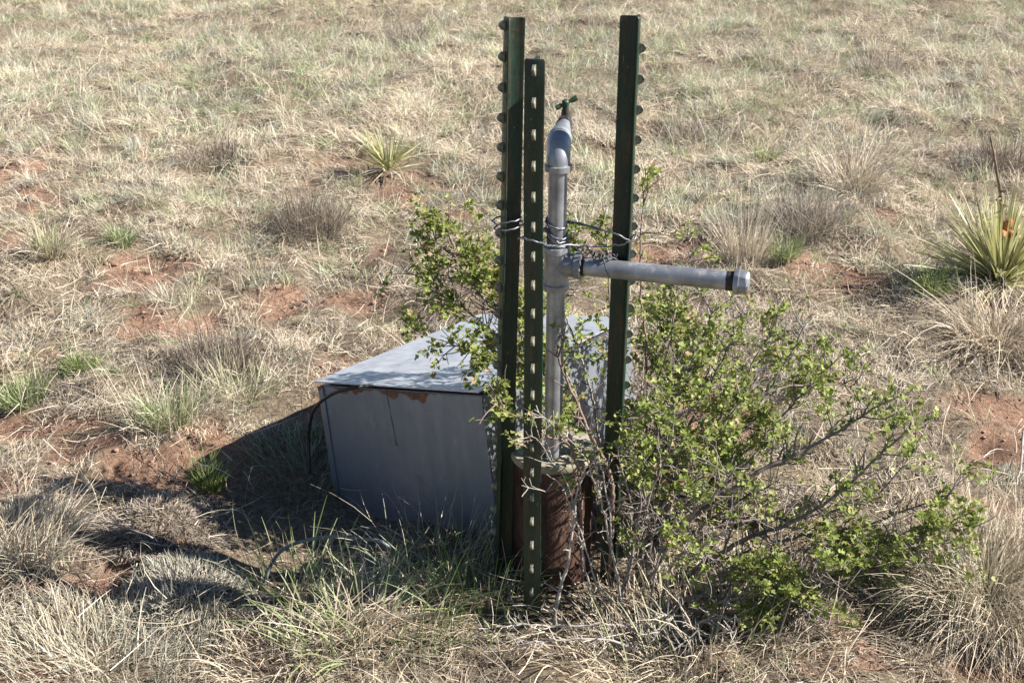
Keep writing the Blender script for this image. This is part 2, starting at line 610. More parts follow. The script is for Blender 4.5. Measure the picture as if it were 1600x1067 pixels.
def field():
    """the matted dry grass and the green shoots in it: uncountable, one object each"""
    dry, grn = Bag(), Bag()
    r = np.random.default_rng(23)
    # candidate clump centres by strips of distance
    cx, cy = [], []
    for y0, y1, dens in ((.75, 2.0, 360), (2.0, 3.2, 360), (3.2, 4.6, 330), (4.6, 6.6, 280), (6.6, 10.5, 210), (10.5, 16, 40)):
        xm = .45 * y1 + 1.0
        n = int(dens * (y1 - y0) * 2 * xm)
        cx.append(r.uniform(-xm, xm, n)); cy.append(r.uniform(y0, y1, n))
    cx, cy = np.concatenate(cx), np.concatenate(cy)
    D = .55 * vnoise(cx, cy, .28, 21) + .45 * vnoise(cx, cy, .11, 22)
    far = np.clip((cy - 3.6) / 3.0, 0, 1)
    keep = (D + .32 * far + .18 > .44 + .26 * r.random(len(cx))) & (bare(cx, cy) < .35 + .8 * (r.random(len(cx)) < .14))
    # nothing grows under the metal box
    bx, by = cx + .03, cy - 2.31
    ca, sa = math.cos(R(33.8)), math.sin(R(33.8))
    lx, ly = bx * ca - by * sa, bx * sa + by * ca
    keep &= ~((lx > -.47) & (lx < .01) & (ly > .01) & (ly < .72))
    keep &= r.random(len(cx)) > 1.28 * (1 - short_grass(cx, cy))
    for mx, my in MATS:
        keep &= ((cx - mx) ** 2 + (cy - my) ** 2) > .15 ** 2
    keep &= ((cx - .082) ** 2 + (cy - 2.2) ** 2) > .09 ** 2
    cx, cy, far = cx[keep], cy[keep], far[keep]
    n = len(cx)
    cz = ground_z(cx, cy)
    kindn = vnoise(cx, cy, .55, 31) * .6 + vnoise(cx, cy, .2, 32) * .4
    u = r.random(n)
    # 0 matted thatch, 1 upright bunch, 2 grey wiry, 3 green shoots
    kind = np.zeros(n, int)
    kind[(u < .22 + .35 * far)] = 1
    kind[(kindn > .60) & (u > .35)] = 2
    gn = vnoise(cx, cy, .7, 41) * .55 + vnoise(cx, cy, .23, 42) * .45
    kind[(gn > .60 - .15 * far) & (r.random(n) < .45 + .1 * far)] = 3
    flow = vnoise(cx, cy, .6, 51) * 6.28 * 1.5
    tint = 1 + .28 * (vnoise(cx, cy, .35, 61) - .5) + .30 * (vnoise(cx, cy, .12, 62) - .5)
    short = short_grass(cx, cy)
    for kd, bag, m, rad, L, Ls, e0, es, bend, pal, wd in (
            (0, dry, 72, .050, .070, .35, .40, .36, 1.25, ('pale', 'pale', 'straw', 'grey', 'pale'), .00145),
            (1, dry, 34, .025, .070, .35, .90, .40, 1.05, ('straw', 'pale', 'pale', 'ygreen'), .0014),
            (2, dry, 60, .045, .044, .35, .70, .50, 1.0, ('grey', 'sage', 'pale', 'straw'), .0014),
            (3, grn, 26, .030, .066, .35, 1.05, .34, .70, ('ygreen', 'sage', 'sage', 'pale', 'ygreen'), .0016)):
        idx = np.nonzero(kind == kd)[0]
        if not len(idx): continue
        for ii, K, wmul, mm in ((idx[cy[idx] < 3.0], 4, 1.0, 1.0), (idx[(cy[idx] >= 3.0) & (cy[idx] < 5)], 4, 1.2, 1.05), (idx[cy[idx] >= 5], 3, 1.45, 1.0)):
            if not len(ii): continue
            mcount = np.maximum(6, (m * mm * r.uniform(.6, 1.4, len(ii))).astype(int))
            j = np.repeat(ii, mcount)
            N = len(j)
            a = r.uniform(0, 2 * math.pi, N)
            rr = rad * np.sqrt(r.random(N)) * r.uniform(.6, 1.5, len(cx))[j]
            px, py = cx[j] + rr * np.cos(a), cy[j] + rr * np.sin(a)
            base = np.stack([px, py, ground_z(px, py) - .004], -1)
            size = r.uniform(.65, 1.35, len(cx))[j]
            ln = L * size * np.exp(r.normal(0, Ls, N)) * (1 + .12 * far[j]) * (short * low_grass(cx, cy))[j]
            a2 = a + r.normal(0, .7, N)
            lean = r.random(N) < .55
            a2 = np.where(lean, flow[j] + r.normal(0, .8, N), a2)
            el = np.clip(r.normal(e0, es, N), .02, 1.55)
            bd = bend * r.uniform(.2, 1.5, N)
            pidx = r.integers(0, len(pal), len(cx))[j]
            col = np.empty((N, 3))
            for q, pn in enumerate(pal):
                s_ = pidx == q
                col[s_] = pick(pn, int(s_.sum()), .10, r)
            col = np.minimum(col * (tint * (1 + .16 * far))[j][:, None], .85)
            wdt = wd * wmul * r.uniform(.6, 1.5, N)
            basec = col
            bag.add(blades(base, a2, el, ln, bd, wdt, basec, K, col, r=r))
    # loose straws lying over everything
    N = 9000
    py = .9 + 8 * r.random(N) ** 1.4
    px = r.uniform(-1, 1, N) * (.45 * py + .7)
    ok = ~((np.abs(px - .05) < .3) & (np.abs(py - 2.25) < .12))
    px, py = px[ok], py[ok]; N = len(px)
    base = np.stack([px, py, ground_z(px, py) + r.uniform(.005, .05, N)], -1)
    dry.add(blades(base, r.uniform(0, 6.28, N), r.normal(.05, .25, N), r.uniform(.05, .15, N), r.normal(.3, .6, N), r.uniform(.001, .0021, N) * (1 + py * .08), pick('pale', N, .15, r), 4, r=r))
    # short broken bits of straw on soil and thatch alike
    N = 14000
    py = .9 + 6 * r.random(N) ** 1.3
    px = r.uniform(-1, 1, N) * (.45 * py + .6)
    base = np.stack([px, py, ground_z(px, py) + r.uniform(.001, .012, N)], -1)
    dry.add(blades(base, r.uniform(0, 6.28, N), r.normal(.05, .2, N), r.uniform(.012, .05, N), r.normal(.2, .4, N), r.uniform(.0012, .0024, N) * (1 + py * .05), pick('straw', N, .2, r), 2, r=r))
    # tall thin seed stems
    N = 900
    py = 1.2 + 7 * r.random(N) ** 1.2
    px = r.uniform(-1, 1, N) * (.45 * py + .7)
    ok = (bare(px, py) < .4) & ~((np.abs(px - .0) < .42) & (np.abs(py - 2.45) < .35))
    px, py = px[ok], py[ok]; N = len(px)
    base = np.stack([px, py, ground_z(px, py)], -1)
    dry.add(blades(base, r.uniform(0, 6.28, N), r.uniform(.7, 1.5, N), r.uniform(.08, .17, N) * (.7 + .08 * py), r.uniform(.0, .9, N), r.uniform(.0012, .002, N) * (1 + py * .08), pick('pale', N, .15, r), 4, r=r))
    tag(dry.obj("dry_grass", M_DRY), "matted pale straw grass covering the whole pasture", "grass", kind='stuff')
    tag(grn.obj("green_grass", M_GREEN), "short green shoots scattered through the dry grass", "grass", kind='stuff')


field()


def clods():
    """crumbs of soil and little stones on the bare patches"""
    r = np.random.default_rng(77)
    n = 60000
    x, y = r.uniform(-3.2, 3.2, n), r.uniform(.9, 6.5, n)
    k = (bare(x, y) > .15) & (r.random(n) < .5) & (np.abs(x) < .45 * y + .5)
    x, y = x[k], y[k]
    n = len(x)
    sz = np.exp(r.normal(math.log(.0042), .55, n))
    z = ground_z(x, y) - .018 * bare(x, y) + sz * .15
    o = np.array([(1, 0, 0), (0, 1, 0), (-1, 0, 0), (0, -1, 0), (0, 0, 1), (0, 0, -1)], float)
    P = o[None] * (1 + r.normal(0, .25, (n, 6, 1))) * r.uniform(.6, 1.3, (n, 1, 3)) * [1, 1, .7]
    a = r.uniform(0, 6.28, n)
    ca, sa = np.cos(a)[:, None], np.sin(a)[:, None]
    P = np.stack([P[..., 0] * ca - P[..., 1] * sa, P[..., 0] * sa + P[..., 1] * ca, P[..., 2]], -1) * sz[:, None, None]
    P = P + np.stack([x, y, z], -1)[:, None]
    f = np.array([(0, 1, 4), (1, 2, 4), (2, 3, 4), (3, 0, 4), (1, 0, 5), (2, 1, 5), (3, 2, 5), (0, 3, 5)])
    T = (np.arange(n)[:, None, None] * 6 + f[None]).reshape(-1, 3)
    me = np_mesh("soil_crumbs", P.reshape(-1, 3), np.empty((0, 4), int), None, T)
    m = m_plain("red_soil_crumbs", (.17, .09, .06), (.46, .30, .22), 60, .95)
    tag(link("soil_crumbs", me, m, None, True), "crumbs of red soil strewn over the bare patches", "soil", kind='stuff')


clods()

# ------------------------------------------------------------------ plants that stand out by themselves
def tuft(name, px, py, label, cat, parts, group=None, mat=None, seed=1, Y=None):
    """parts: list of dicts of blade settings, all one plant"""
    r = np.random.default_rng(seed)
    x, y = gnd(px, py) if Y is None else (at(px, py, Y).x, Y)
    b = Bag()
    for p in parts:
        N = p['n']
        a = r.uniform(0, 6.283, N)
        rr = p.get('rad', .04) * np.sqrt(r.random(N))
        bx, by = x + rr * np.cos(a) * p.get('sx', 1), y + rr * np.sin(a)
        lift = p.get('lift', 0) * (1 - (rr / max(p.get('rad', .04), 1e-4)) ** 2)
        base = np.stack([bx, by, ground_z(bx, by) - .005 + lift * r.random(N)], -1)
        az = a + r.normal(0, .6, N)
        if 'lean' in p:
            az = np.where(r.random(N) < p.get('leanf', .6), p['lean'] + r.normal(0, .5, N), az)
        el = np.clip(r.normal(p.get('el', 1.1), p.get('es', .3), N), .02, 1.56)
        ln = p['L'] * np.exp(r.normal(0, p.get('ls', .3), N))
        col = pick(p['pal'], N, p.get('jit', .13), r)
        tip = pick(p['tip'], N, .1, r) if 'tip' in p else col
        b.add(blades(base, az, el, ln, p.get('bend', .6) * r.uniform(.2, 1.5, N), p.get('w', .002) * r.uniform(.6, 1.4, N), col, p.get('K', 5), tip, r=r, sway=p.get('sway', .35)))
    z = float(ground_z(x, y))
    o = b.obj(name, mat or M_DRY, None, (x, y, z))
    return tag(o, label, cat, group)


BG = 'bunch grass'
# big pale bunch grasses
tuft("bunch_grass", 1540, 945, "big blond mop of bunch grass, the largest pale clump beside the currant bush", BG,
     [dict(n=2600, rad=.13, L=.145, el=1.0, es=.4, bend=1.9, pal='blond', tip='pale', w=.0016),
      dict(n=500, rad=.16, L=.14, el=.6, es=.4, bend=1.0, pal='straw', w=.002), dict(n=120, rad=.08, L=.12, el=1.2, bend=.6, pal='sage', w=.002)], seed=3)
tuft("bunch_grass", 45, 880, "long-bladed straw bunch grass fanning out beside the grey cushion mats", BG,
     [dict(n=600, rad=.08, L=.115, el=1.0, es=.35, bend=.8, pal='pale', tip='straw', w=.0018, ls=.25, lean=1.0, leanf=.5),
      dict(n=600, rad=.15, L=.08, el=.5, es=.35, bend=.8, pal='grey', w=.002), dict(n=300, rad=.10, L=.09, el=1.1, pal='sage', w=.002)], seed=4)
tuft("bunch_grass", 1555, 560, "straw bunch grass drooping over itself just below the large yucca", BG,
     [dict(n=900, rad=.12, L=.17, el=.9, es=.4, bend=1.7, pal='straw', tip='pale', w=.0024)], seed=5)
tuft("bunch_grass", 1160, 425, "upright bleached bunch grass behind the capped end of the pipe arm", BG,
     [dict(n=420, rad=.06, L=.17, el=1.25, es=.25, bend=.4, pal='pale', w=.0024)], seed=6)
tuft("bunch_grass", 80, 410, "pale tussock with a yellow green heart beside a red soil patch", BG,
     [dict(n=420, rad=.06, L=.12, el=1.1, es=.35, bend=.8, pal='pale', w=.0024), dict(n=120, rad=.05, L=.085, el=1.2, es=.25, bend=.3, pal='ygreen', tip='green', w=.003)], seed=7)
tuft("bunch_grass", 265, 680, "tall mixed tussock of straw stems and fresh green blades", BG,
     [dict(n=330, rad=.07, L=.078, el=1.15, es=.3, bend=.5, pal='green', tip='ygreen', w=.0022), dict(n=150, rad=.10, L=.125, el=1.2, es=.3, bend=.8, pal='pale', w=.002)], seed=8, mat=M_GREEN)
tuft("bunch_grass", 1330, 300, "loose pale tussock alone in open grass above the pipe arm", BG,
     [dict(n=500, rad=.10, L=.19, el=1.0, es=.35, bend=.8, pal='pale', w=.003)], seed=9)
GT = 'grass tuft'
tuft("green_tuft", 38, 615, "bright green low tuft on red soil, close to a smaller green tuft", GT,
     [dict(n=420, rad=.06, L=.06, el=1.1, es=.3, bend=.4, pal='ygreen', tip='green', w=.0026)], seed=10, mat=M_GREEN)
tuft("green_tuft", 130, 578, "small green tuft with a dark base beside the larger bright tuft", GT,
     [dict(n=300, rad=.045, L=.045, el=1.1, es=.35, bend=.4, pal='green', w=.0026)], seed=11, mat=M_GREEN)
tuft("green_tuft", 325, 748, "vivid green tuft at the pointed tip of the box's shadow", GT,
     [dict(n=260, rad=.035, L=.055, el=1.2, es=.25, bend=.4, pal='green', w=.0022)], seed=12, mat=M_GREEN)
tuft("green_tuft", 190, 388, "little round green tuft on straw between two red soil patches", GT,
     [dict(n=240, rad=.035, L=.06, el=1.1, es=.35, bend=.3, pal='green', tip='ygreen', w=.003)], seed=13, mat=M_GREEN)
tuft("green_tuft", 1222, 432, "leafy green tuft just past the capped pipe end", GT,
     [dict(n=220, rad=.04, L=.072, el=1.2, es=.25, bend=.3, pal='ygreen', tip='green', w=.003)], seed=14, mat=M_GREEN)
tuft("green_tuft", 1195, 246, "tiny bright green tuft alone in the far dry grass", GT,
     [dict(n=160, rad=.05, L=.06, el=1.1, es=.35, bend=.3, pal='ygreen', tip='green', w=.004)], seed=15, mat=M_GREEN)
tuft("green_tuft", 1452, 490, "small green tuft under the dead leaves of the large yucca", GT,
     [dict(n=220, rad=.04, L=.085, el=1.1, es=.35, bend=.3, pal='green', w=.003)], seed=16, mat=M_GREEN)
tuft("green_tuft", 375, 632, "wide yellow green tuft just beyond the shaded metal box", GT,
     [dict(n=300, rad=.10, L=.08, el=1.15, es=.3, bend=.4, pal='ygreen', tip='pale', w=.0024)], seed=17, mat=M_GREEN)
GC = 'grass clump'
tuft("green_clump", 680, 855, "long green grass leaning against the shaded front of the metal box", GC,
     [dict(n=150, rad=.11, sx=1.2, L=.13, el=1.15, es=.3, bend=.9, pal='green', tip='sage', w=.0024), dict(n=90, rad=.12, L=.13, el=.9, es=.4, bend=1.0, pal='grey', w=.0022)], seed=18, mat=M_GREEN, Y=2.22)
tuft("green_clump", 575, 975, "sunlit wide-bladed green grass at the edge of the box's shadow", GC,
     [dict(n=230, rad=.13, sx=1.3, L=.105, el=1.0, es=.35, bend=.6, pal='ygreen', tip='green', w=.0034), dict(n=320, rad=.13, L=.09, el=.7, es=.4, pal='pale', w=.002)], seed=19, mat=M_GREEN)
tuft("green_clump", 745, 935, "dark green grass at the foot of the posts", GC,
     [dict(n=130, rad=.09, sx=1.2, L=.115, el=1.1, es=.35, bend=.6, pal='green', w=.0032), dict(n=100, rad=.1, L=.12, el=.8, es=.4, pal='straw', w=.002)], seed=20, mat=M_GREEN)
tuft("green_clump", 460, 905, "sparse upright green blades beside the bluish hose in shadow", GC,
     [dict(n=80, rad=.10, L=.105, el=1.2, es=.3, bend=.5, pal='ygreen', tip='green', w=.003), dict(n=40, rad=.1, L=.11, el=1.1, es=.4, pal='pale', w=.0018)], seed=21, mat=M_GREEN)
tuft("straw_clump", 1100, 1010, "thick tangle of straw under the lowest currant branches", GC,
     [dict(n=1100, rad=.20, sx=1.5, L=.10, el=.9, es=.5, bend=1.5, pal='straw', tip='pale', w=.0024), dict(n=90, rad=.18, L=.11, el=1.2, es=.3, bend=.5, pal='ygreen', w=.0026)], seed=22)
tuft("straw_clump", 450, 1020, "arching straw clump in front of the shaded ground", GC,
     [dict(n=520, rad=.12, sx=1.3, L=.085, el=.9, es=.4, bend=1.9, pal='pale', tip='straw', w=.0022)], seed=41)
SB = 'subshrub'


def shrublet(px, py, label, rad, L, n, pal, seed, w=.0024):
    tuft("dead_subshrub", px, py, label, SB,
         [dict(n=n, rad=rad * .6, L=L * .72, el=1.0, es=.5, bend=.3, pal=pal, w=w * .8, sway=1.8, ls=.35),
          dict(n=n // 2, rad=rad, L=L * .5, el=.8, es=.5, bend=.4, pal='dark', w=w * .8, sway=1.8)], seed=seed)


shrublet(490, 362, "grey wiry dead subshrub, the biggest in the grass beyond the box", .17, .19, 800, 'dark', 23)
shrublet(330, 245, "dark grey low subshrub far off, roughly level with the small yucca", .16, .12, 500, 'dark', 24, .0035)
shrublet(1255, 385, "spreading grey subshrub standing beyond a red soil patch", .17, .15, 650, 'grey', 25, .003)
shrublet(1375, 108, "brownish twiggy subshrub farthest off among the green-tinged grass", .24, .17, 380, 'grey', 26, .004)
shrublet(633, 72, "small purple grey subshrub at the far edge of the pasture", .17, .19, 400, 'grey', 27, .005)
shrublet(340, 595, "dark bushy subshrub in the straw just beyond the metal box's lid corner", .14, .13, 650, 'dark', 28)
shrublet(1570, 255, "low dark subshrub in the grass behind the large yucca", .22, .13, 600, 'dark', 29, .0035)
shrublet(1070, 205, "pale grey subshrub behind the plain side of the rear post", .14, .13, 400, 'grey', 42, .0035)
CU = 'cushion plant'
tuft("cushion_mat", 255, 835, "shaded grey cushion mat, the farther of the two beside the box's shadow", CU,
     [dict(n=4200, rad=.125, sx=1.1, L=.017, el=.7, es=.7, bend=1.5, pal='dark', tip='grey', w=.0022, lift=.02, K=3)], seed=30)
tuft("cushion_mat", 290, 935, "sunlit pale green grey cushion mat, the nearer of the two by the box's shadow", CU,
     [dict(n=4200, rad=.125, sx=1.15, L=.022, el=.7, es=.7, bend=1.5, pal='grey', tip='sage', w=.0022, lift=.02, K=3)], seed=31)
SG = 'sagewort'
tuft("silver_sagewort", 150, 1010, "silvery fringed sagewort sprawling below the long-bladed straw tussock", SG,
     [dict(n=3000, rad=.19, sx=1.3, L=.040, el=1.0, es=.5, bend=.6, pal='sage', tip='pale', w=.0020, lift=.02, sway=.8), dict(n=130, rad=.15, L=.085, el=.6, es=.4, bend=.6, pal='pale', w=.0018)], seed=32)
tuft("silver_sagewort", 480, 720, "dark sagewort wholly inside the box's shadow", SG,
     [dict(n=700, rad=.13, sx=1.1, L=.045, el=1.0, es=.5, bend=.5, pal='green', tip='sage', w=.0024, lift=.02, sway=.8), dict(n=30, rad=.12, L=.11, el=1.2, es=.3, pal='dark', w=.0018)], seed=33)  # darker greens put some of the box's shadow into the plant's colour
tuft("silver_sagewort", 1440, 935, "grey green sagewort between the currant bush and the blond bunch grass", SG,
     [dict(n=500, rad=.09, L=.075, el=1.1, es=.4, bend=.3, pal='sage', tip='green', w=.0024, sway=.8)], seed=34)


def yucca(px, py, n, L, label, seed, w, skirt, stalk=None):
    r = np.random.default_rng(seed)
    x, y = gnd(px, py)
    z = float(ground_z(x, y))
    root = empty("yucca_plant", (x, y, z), label, "yucca", "yucca plants in the pasture")
    b = Bag()
    az = r.uniform(0, 6.283, n)
    el = np.clip(r.normal(.86, .40, n), .10, 1.5)
    ln = L * r.uniform(.72, 1.08, n)
    base = np.stack([x + .02 * np.cos(az), y + .02 * np.sin(az), np.full(n, z + .015) + r.random(n) * .04], -1)
    c = pick('yucca', n, .12, r)
    V, Q, C = blades(base, az, el, ln, r.uniform(0, .22, n), w * r.uniform(.8, 1.2, n), c, 5, pick('yucca', n, .1, r), taper=.10, sway=.08, r=r)
    b.add((V, Q, C))
    b.obj("green_leaves", M_GREEN, root, (x, y, z))
    b = Bag()
    az = r.uniform(0, 6.283, skirt)
    base = np.stack([x + .03 * np.cos(az), y + .03 * np.sin(az), np.full(skirt, z + .02)], -1)
    b.add(blades(base, az, r.uniform(-.05, .45, skirt), L * r.uniform(.5, .95, skirt), r.uniform(.1, .7, skirt), w * r.uniform(.7, 1.1, skirt), pick('pale', skirt, .12, r), 4, taper=.2, sway=.2, r=r))
    b.obj("dead_leaves", M_DRY, root, (x, y, z))
    if stalk:
        bm = bmesh.new()
        P = smooth_path([Vector(p) for p in stalk], .02, .0012)
        add_tube(bm, [p - Vector((x, y, z)) for p in P], [.0085 - .0055 * i / len(P) for i in range(len(P))], 6)
        rr = random.Random(3)
        for i in range(len(P) // 3, int(len(P) * .72)):
            for _ in range(2):
                d = Vector((rr.gauss(0, 1), rr.gauss(0, 1), rr.gauss(.3, .6))).normalized()
                add_tube(bm, [P[i] - Vector((x, y, z)), P[i] - Vector((x, y, z)) + d * rr.uniform(.010, .028)], [.0045, .003], 5)
        from_bm("flower_stalk", bm, M_STALK, root, True)
        p0 = P[int(len(P) * .40)]
        bm = bmesh.new()
        for k in range(5):
            d = Vector((.6 + rr.gauss(0, .5), rr.gauss(0, .4), rr.gauss(0, .5))).normalized()
            q = p0 - Vector((x, y, z)) + d * .008
            add_lathe(bm, q, d, [(0, .004), (.008, .012), (.024, .014), (.038, .006), (.042, .001)], 8)
        from_bm("seed_pod", bm, M_POD, root, True)
    return root


yucca(608, 268, 90, .185, "small yellow green yucca standing alone in open grass beyond the posts", 51, .0075, 26)
yx, yy = gnd(1558, 462)
yucca(1558, 468, 260, .315, "large yucca with a dry flower stalk and orange seed pods", 52, .0100, 90,
      [(yx, yy, .02), at(1562, 400, yy), at(1566, 330, yy), at(1556, 270, yy), at(1548, 215, yy)])

# ------------------------------------------------------------------ the metal box
BOX_M = Matrix.Rotation(R(-33.8), 4, 'Z') @ Matrix.Rotation(R(-5.8), 4, 'X') @ Matrix.Rotation(R(-11.8), 4, 'Y')
BW, BH, BL = .478, .330, .66
box = empty("metal_box", (-.026, 2.307, .004), "tilted galvanised metal box with a flat lid, half under the bush", "metal box", rot=BOX_M.to_euler())
bm = bmesh.new()
add_box(bm, (-BW + .004, .004, -.12), (-.004, BL - .004, BH - .0135))
# folded corner seams on the panel's edges
add_box(bm, (-BW + .002, .0005, -.12), (-BW + .018, .003, BH - .015))
bmesh.ops.bevel(bm, geom=[e for e in bm.edges], offset=.0022, segments=2, affect='EDGES')
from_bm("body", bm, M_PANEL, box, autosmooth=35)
bm = bmesh.new()
T = Matrix.Rotation(R(.35), 4, 'X')
nx, ny = 16, 22
grid = []
for side_z in (0, 1):
    vs = {}
    for i in range(nx + 1):
        for j in range(ny + 1):
            x, y = -BW + .002 + (BW - .004) * i / nx, -.006 + (BL + .012) * j / ny
            sag = -.0035 * math.sin(math.pi * i / nx) * math.sin(math.pi * j / ny) + .002 * math.sin(i * 1.9 + j * .7)
            vs[i, j] = bm.verts.new((x, y, BH - (.003 if side_z == 0 else 0) + sag * (1 if 0 < i < nx and 0 < j < ny else 0)))
    grid.append(vs)
for i in range(nx):
    for j in range(ny):
        bm.faces.new([grid[1][q] for q in ((i, j), (i + 1, j), (i + 1, j + 1), (i, j + 1))])
        bm.faces.new([grid[0][q] for q in ((i, j), (i, j + 1), (i + 1, j + 1), (i + 1, j))])
rim = [(i, 0) for i in range(nx)] + [(nx, j) for j in range(ny)] + [(i, ny) for i in range(nx, 0, -1)] + [(0, j) for j in range(ny, 0, -1)]
for a, b in zip(rim, rim[1:] + rim[:1]):
    bm.faces.new((grid[0][a], grid[0][b], grid[1][b], grid[1][a]))
bmesh.ops.transform(bm, matrix=T, verts=bm.verts)
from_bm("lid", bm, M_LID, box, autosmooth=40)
bm = bmesh.new()                                   # dark block standing in for the shade in the gap under the lid
add_box(bm, (-BW + .02, .022, BH - .013), (-.02, BL - .02, BH - .0045))
from_bm("lid_gap_shade", bm, M_TAR_GAP, box)

bm = bmesh.new()
P = smooth_path([at(585, 603, 2.53), at(560, 604, 2.48), at(520, 615, 2.50), at(494, 635, 2.54), at(485, 658, 2.57), at(482, 690, 2.59), at(484, 740, 2.56)], .008)
add_tube(bm, P, .0042, 8)
tag(from_bm("cable", bm, M_CABLE, None, True), "black cable hooking out from under the lid of the metal box", "cable")
bm = bmesh.new()
hp = [Vector((at(640, 860, 2.16).x, 2.2, -.02)), at(605, 852, 2.16), at(575, 842, 2.18), at(520, 838, 2.2), at(470, 846, 2.22), at(440, 860, 2.22), at(422, 885, 2.2), at(412, 920, 2.18), at(405, 950, 2.16)]
add_tube(bm, smooth_path(hp, .01), .0037, 10)
tag(from_bm("hose", bm, M_HOSE, None, True), "pale bluish hose looping out of shaded grass in front of the box", "hose")

# ------------------------------------------------------------------ rusty well casing
cx, cy = .081, 2.205
casing = empty("well_casing", (cx, cy, 0), "rust red well casing standing between the green posts", "well casing")
bm = bmesh.new()
add_lathe(bm, Vector((0, 0, -.08)), Vector((0, 0, 1)), [(.024 * i, .083) for i in range(15)] + [(.342, .084), (.352, .084)], 64)
for v in bm.verts:
    t = math.atan2(v.co.y, v.co.x)
    q = (float(vnoise(t * .12, v.co.z, .05, 3)) - .5) * .05 + (float(vnoise(t * .12, v.co.z, .014, 4)) - .5) * .03
    v.co.x *= 1 + q; v.co.y *= 1 + q
from_bm("casing_tube", bm, M_CASE, casing, autosmooth=40)
bm = bmesh.new()
add_lathe(bm, Vector((0, 0, .268)), Vector((.02, -.03, 1)), [(0, .086), (.003, .088), (.013, .0885), (.017, .0865), (.0175, .03)], 48)
for v in bm.verts:
    q = vnoise(v.co.x, v.co.y, .03, 3) - .5
    v.co.z += .006 * float(q)
from_bm("casing_cap", bm, M_RIM, casing, autosmooth=40)
bm = bmesh.new()
rr = random.Random(5)
for k in range(46):
    a, q = rr.uniform(0, 6.28), .07 * math.sqrt(rr.random())
    p = Vector((q * math.cos(a), q * math.sin(a), .285 + rr.uniform(0, .008)))
    d = Vector((rr.gauss(0, 1), rr.gauss(0, 1), rr.gauss(0, .12))).normalized() * rr.uniform(.012, .045)
    m = p + d * .5 + Vector((rr.gauss(0, .004), rr.gauss(0, .004), .002))
    add_tube(bm, [p - d * .5, m - d * .4, p + d * .5], [.0012, .0017, .0008], 5)
for k in range(26):
    a, q = rr.uniform(0, 6.28), .072 * math.sqrt(rr.random())
    p = Vector((q * math.cos(a), q * math.sin(a), .286))
    s = rr.uniform(.004, .010)
    bmesh.ops.create_icosphere(bm, subdivisions=1, radius=s, matrix=Matrix.Translation(p) @ Matrix.Diagonal((1, .8, .5, 1)))
o = from_bm("twig_litter", bm, M_TWIG, None)
o.location = (cx, cy, 0)
tag(o, "bleached twigs and clods littering the cap of the rusty casing", "litter", kind='stuff')

# ------------------------------------------------------------------ standpipe
px_, py_ = .082, 2.172
sp = empty("standpipe", (px_, py_, .28), "grey galvanised standpipe with a capped side arm and a small tap", "standpipe")
SO = Vector((px_, py_, .28))
ptop = at(872, 262, py_) - SO
pb = at(864, 690, py_) - SO
pdir = (ptop - pb).normalized()
bm = bmesh.new()
add_tube(bm, [pb - pdir * .03, pb, pb.lerp(ptop, .5), ptop + pdir * .012], .0172, 28)
from_bm("riser", bm, M_PIPE, sp, autosmooth=40)


def on_pipe(ypix):
    z = at(868, ypix, py_).z - SO.z
    t = (z - pb.z) / (ptop.z - pb.z)
    return pb.lerp(ptop, t)


tc = on_pipe(412)
arm_end = at(1150, 440, 2.085) - SO
adir = (arm_end - tc).normalized()
bm = bmesh.new()
lo, hi = on_pipe(452), on_pipe(384)
Lt = (hi - lo).length
add_lathe(bm, lo, pdir, [(0, .0185), (.001, .0245), (.012, .0250), (.014, .0225), (Lt - .014, .0225), (Lt - .012, .0250), (Lt - .001, .0245), (Lt, .0185)], 32)
add_lathe(bm, tc + adir * .008, adir, [(0, .0222), (.026, .0222), (.028, .0245), (.040, .0250), (.0412, .0185)], 32)
from_bm("tee", bm, M_PIPE, sp, autosmooth=40)
bm = bmesh.new()
La = (arm_end - tc).length
add_tube(bm, [tc + adir * .045, tc.lerp(arm_end, .5), arm_end - adir * .008], .0172, 28)
from_bm("arm", bm, M_PIPE, sp, autosmooth=40)
bm = bmesh.new()
add_lathe(bm, tc + adir * .0475, adir, [(0, .0174), (.001, .0180), (.006, .0178), (.007, .0173)], 28)
from_bm("joint_rust", bm, M_CASING, sp, True)
bm = bmesh.new()
add_lathe(bm, arm_end - adir * .017, adir, [(0, .0174), (.001, .0180), (.0130, .0180), (.0135, .0174)], 28)
from_bm("thread_tape", bm, M_TAR_GAP, sp, True)
bm = bmesh.new()
add_lathe(bm, arm_end - adir * .004, adir, [(0, .0235), (.0015, .0243), (.010, .0243), (.011, .0218)], 8)
add_lathe(bm, arm_end + adir * .006, adir, [(0, .0222), (.013, .0220), (.017, .0188), (.018, .012)], 8)
bmesh.ops.bevel(bm, geom=[e for e in bm.edges], offset=.0009, segments=2, affect='EDGES')
from_bm("end_cap", bm, M_PIPE, sp, autosmooth=35)
# elbow turning away from the camera
bm = bmesh.new()
eb = ptop
bdir = Vector((.10, .99, .03)).normalized()
ER = .036
pts = []
for k in range(13):
    t = (math.pi / 2 - .12) * k / 12
    pts.append(eb + pdir * (.006 + ER * math.sin(t)) + bdir * ER * (1 - math.cos(t)))
add_tube(bm, pts, .0215, 30)
add_lathe(bm, eb - pdir * .006, pdir, [(0, .0185), (.0012, .0248), (.011, .0252), (.013, .0222)], 32)
ex = pts[-1]
add_lathe(bm, ex - bdir * .002, bdir, [(0, .0214), (.002, .0222), (.012, .0222), (.0132, .0185)], 32)
from_bm("elbow", bm, M_PIPE, sp, autosmooth=45)
bm = bmesh.new()
ex = ex + bdir * .009
ndir = Vector((.15, .97, .17)).normalized()
add_lathe(bm, ex, ndir, [(0, .0172), (.030, .0172), (.033, .0150), (.050, .0135), (.053, .0122), (.07, .0122)], 24)
from_bm("nipple", bm, M_PIPE, sp, autosmooth=40)
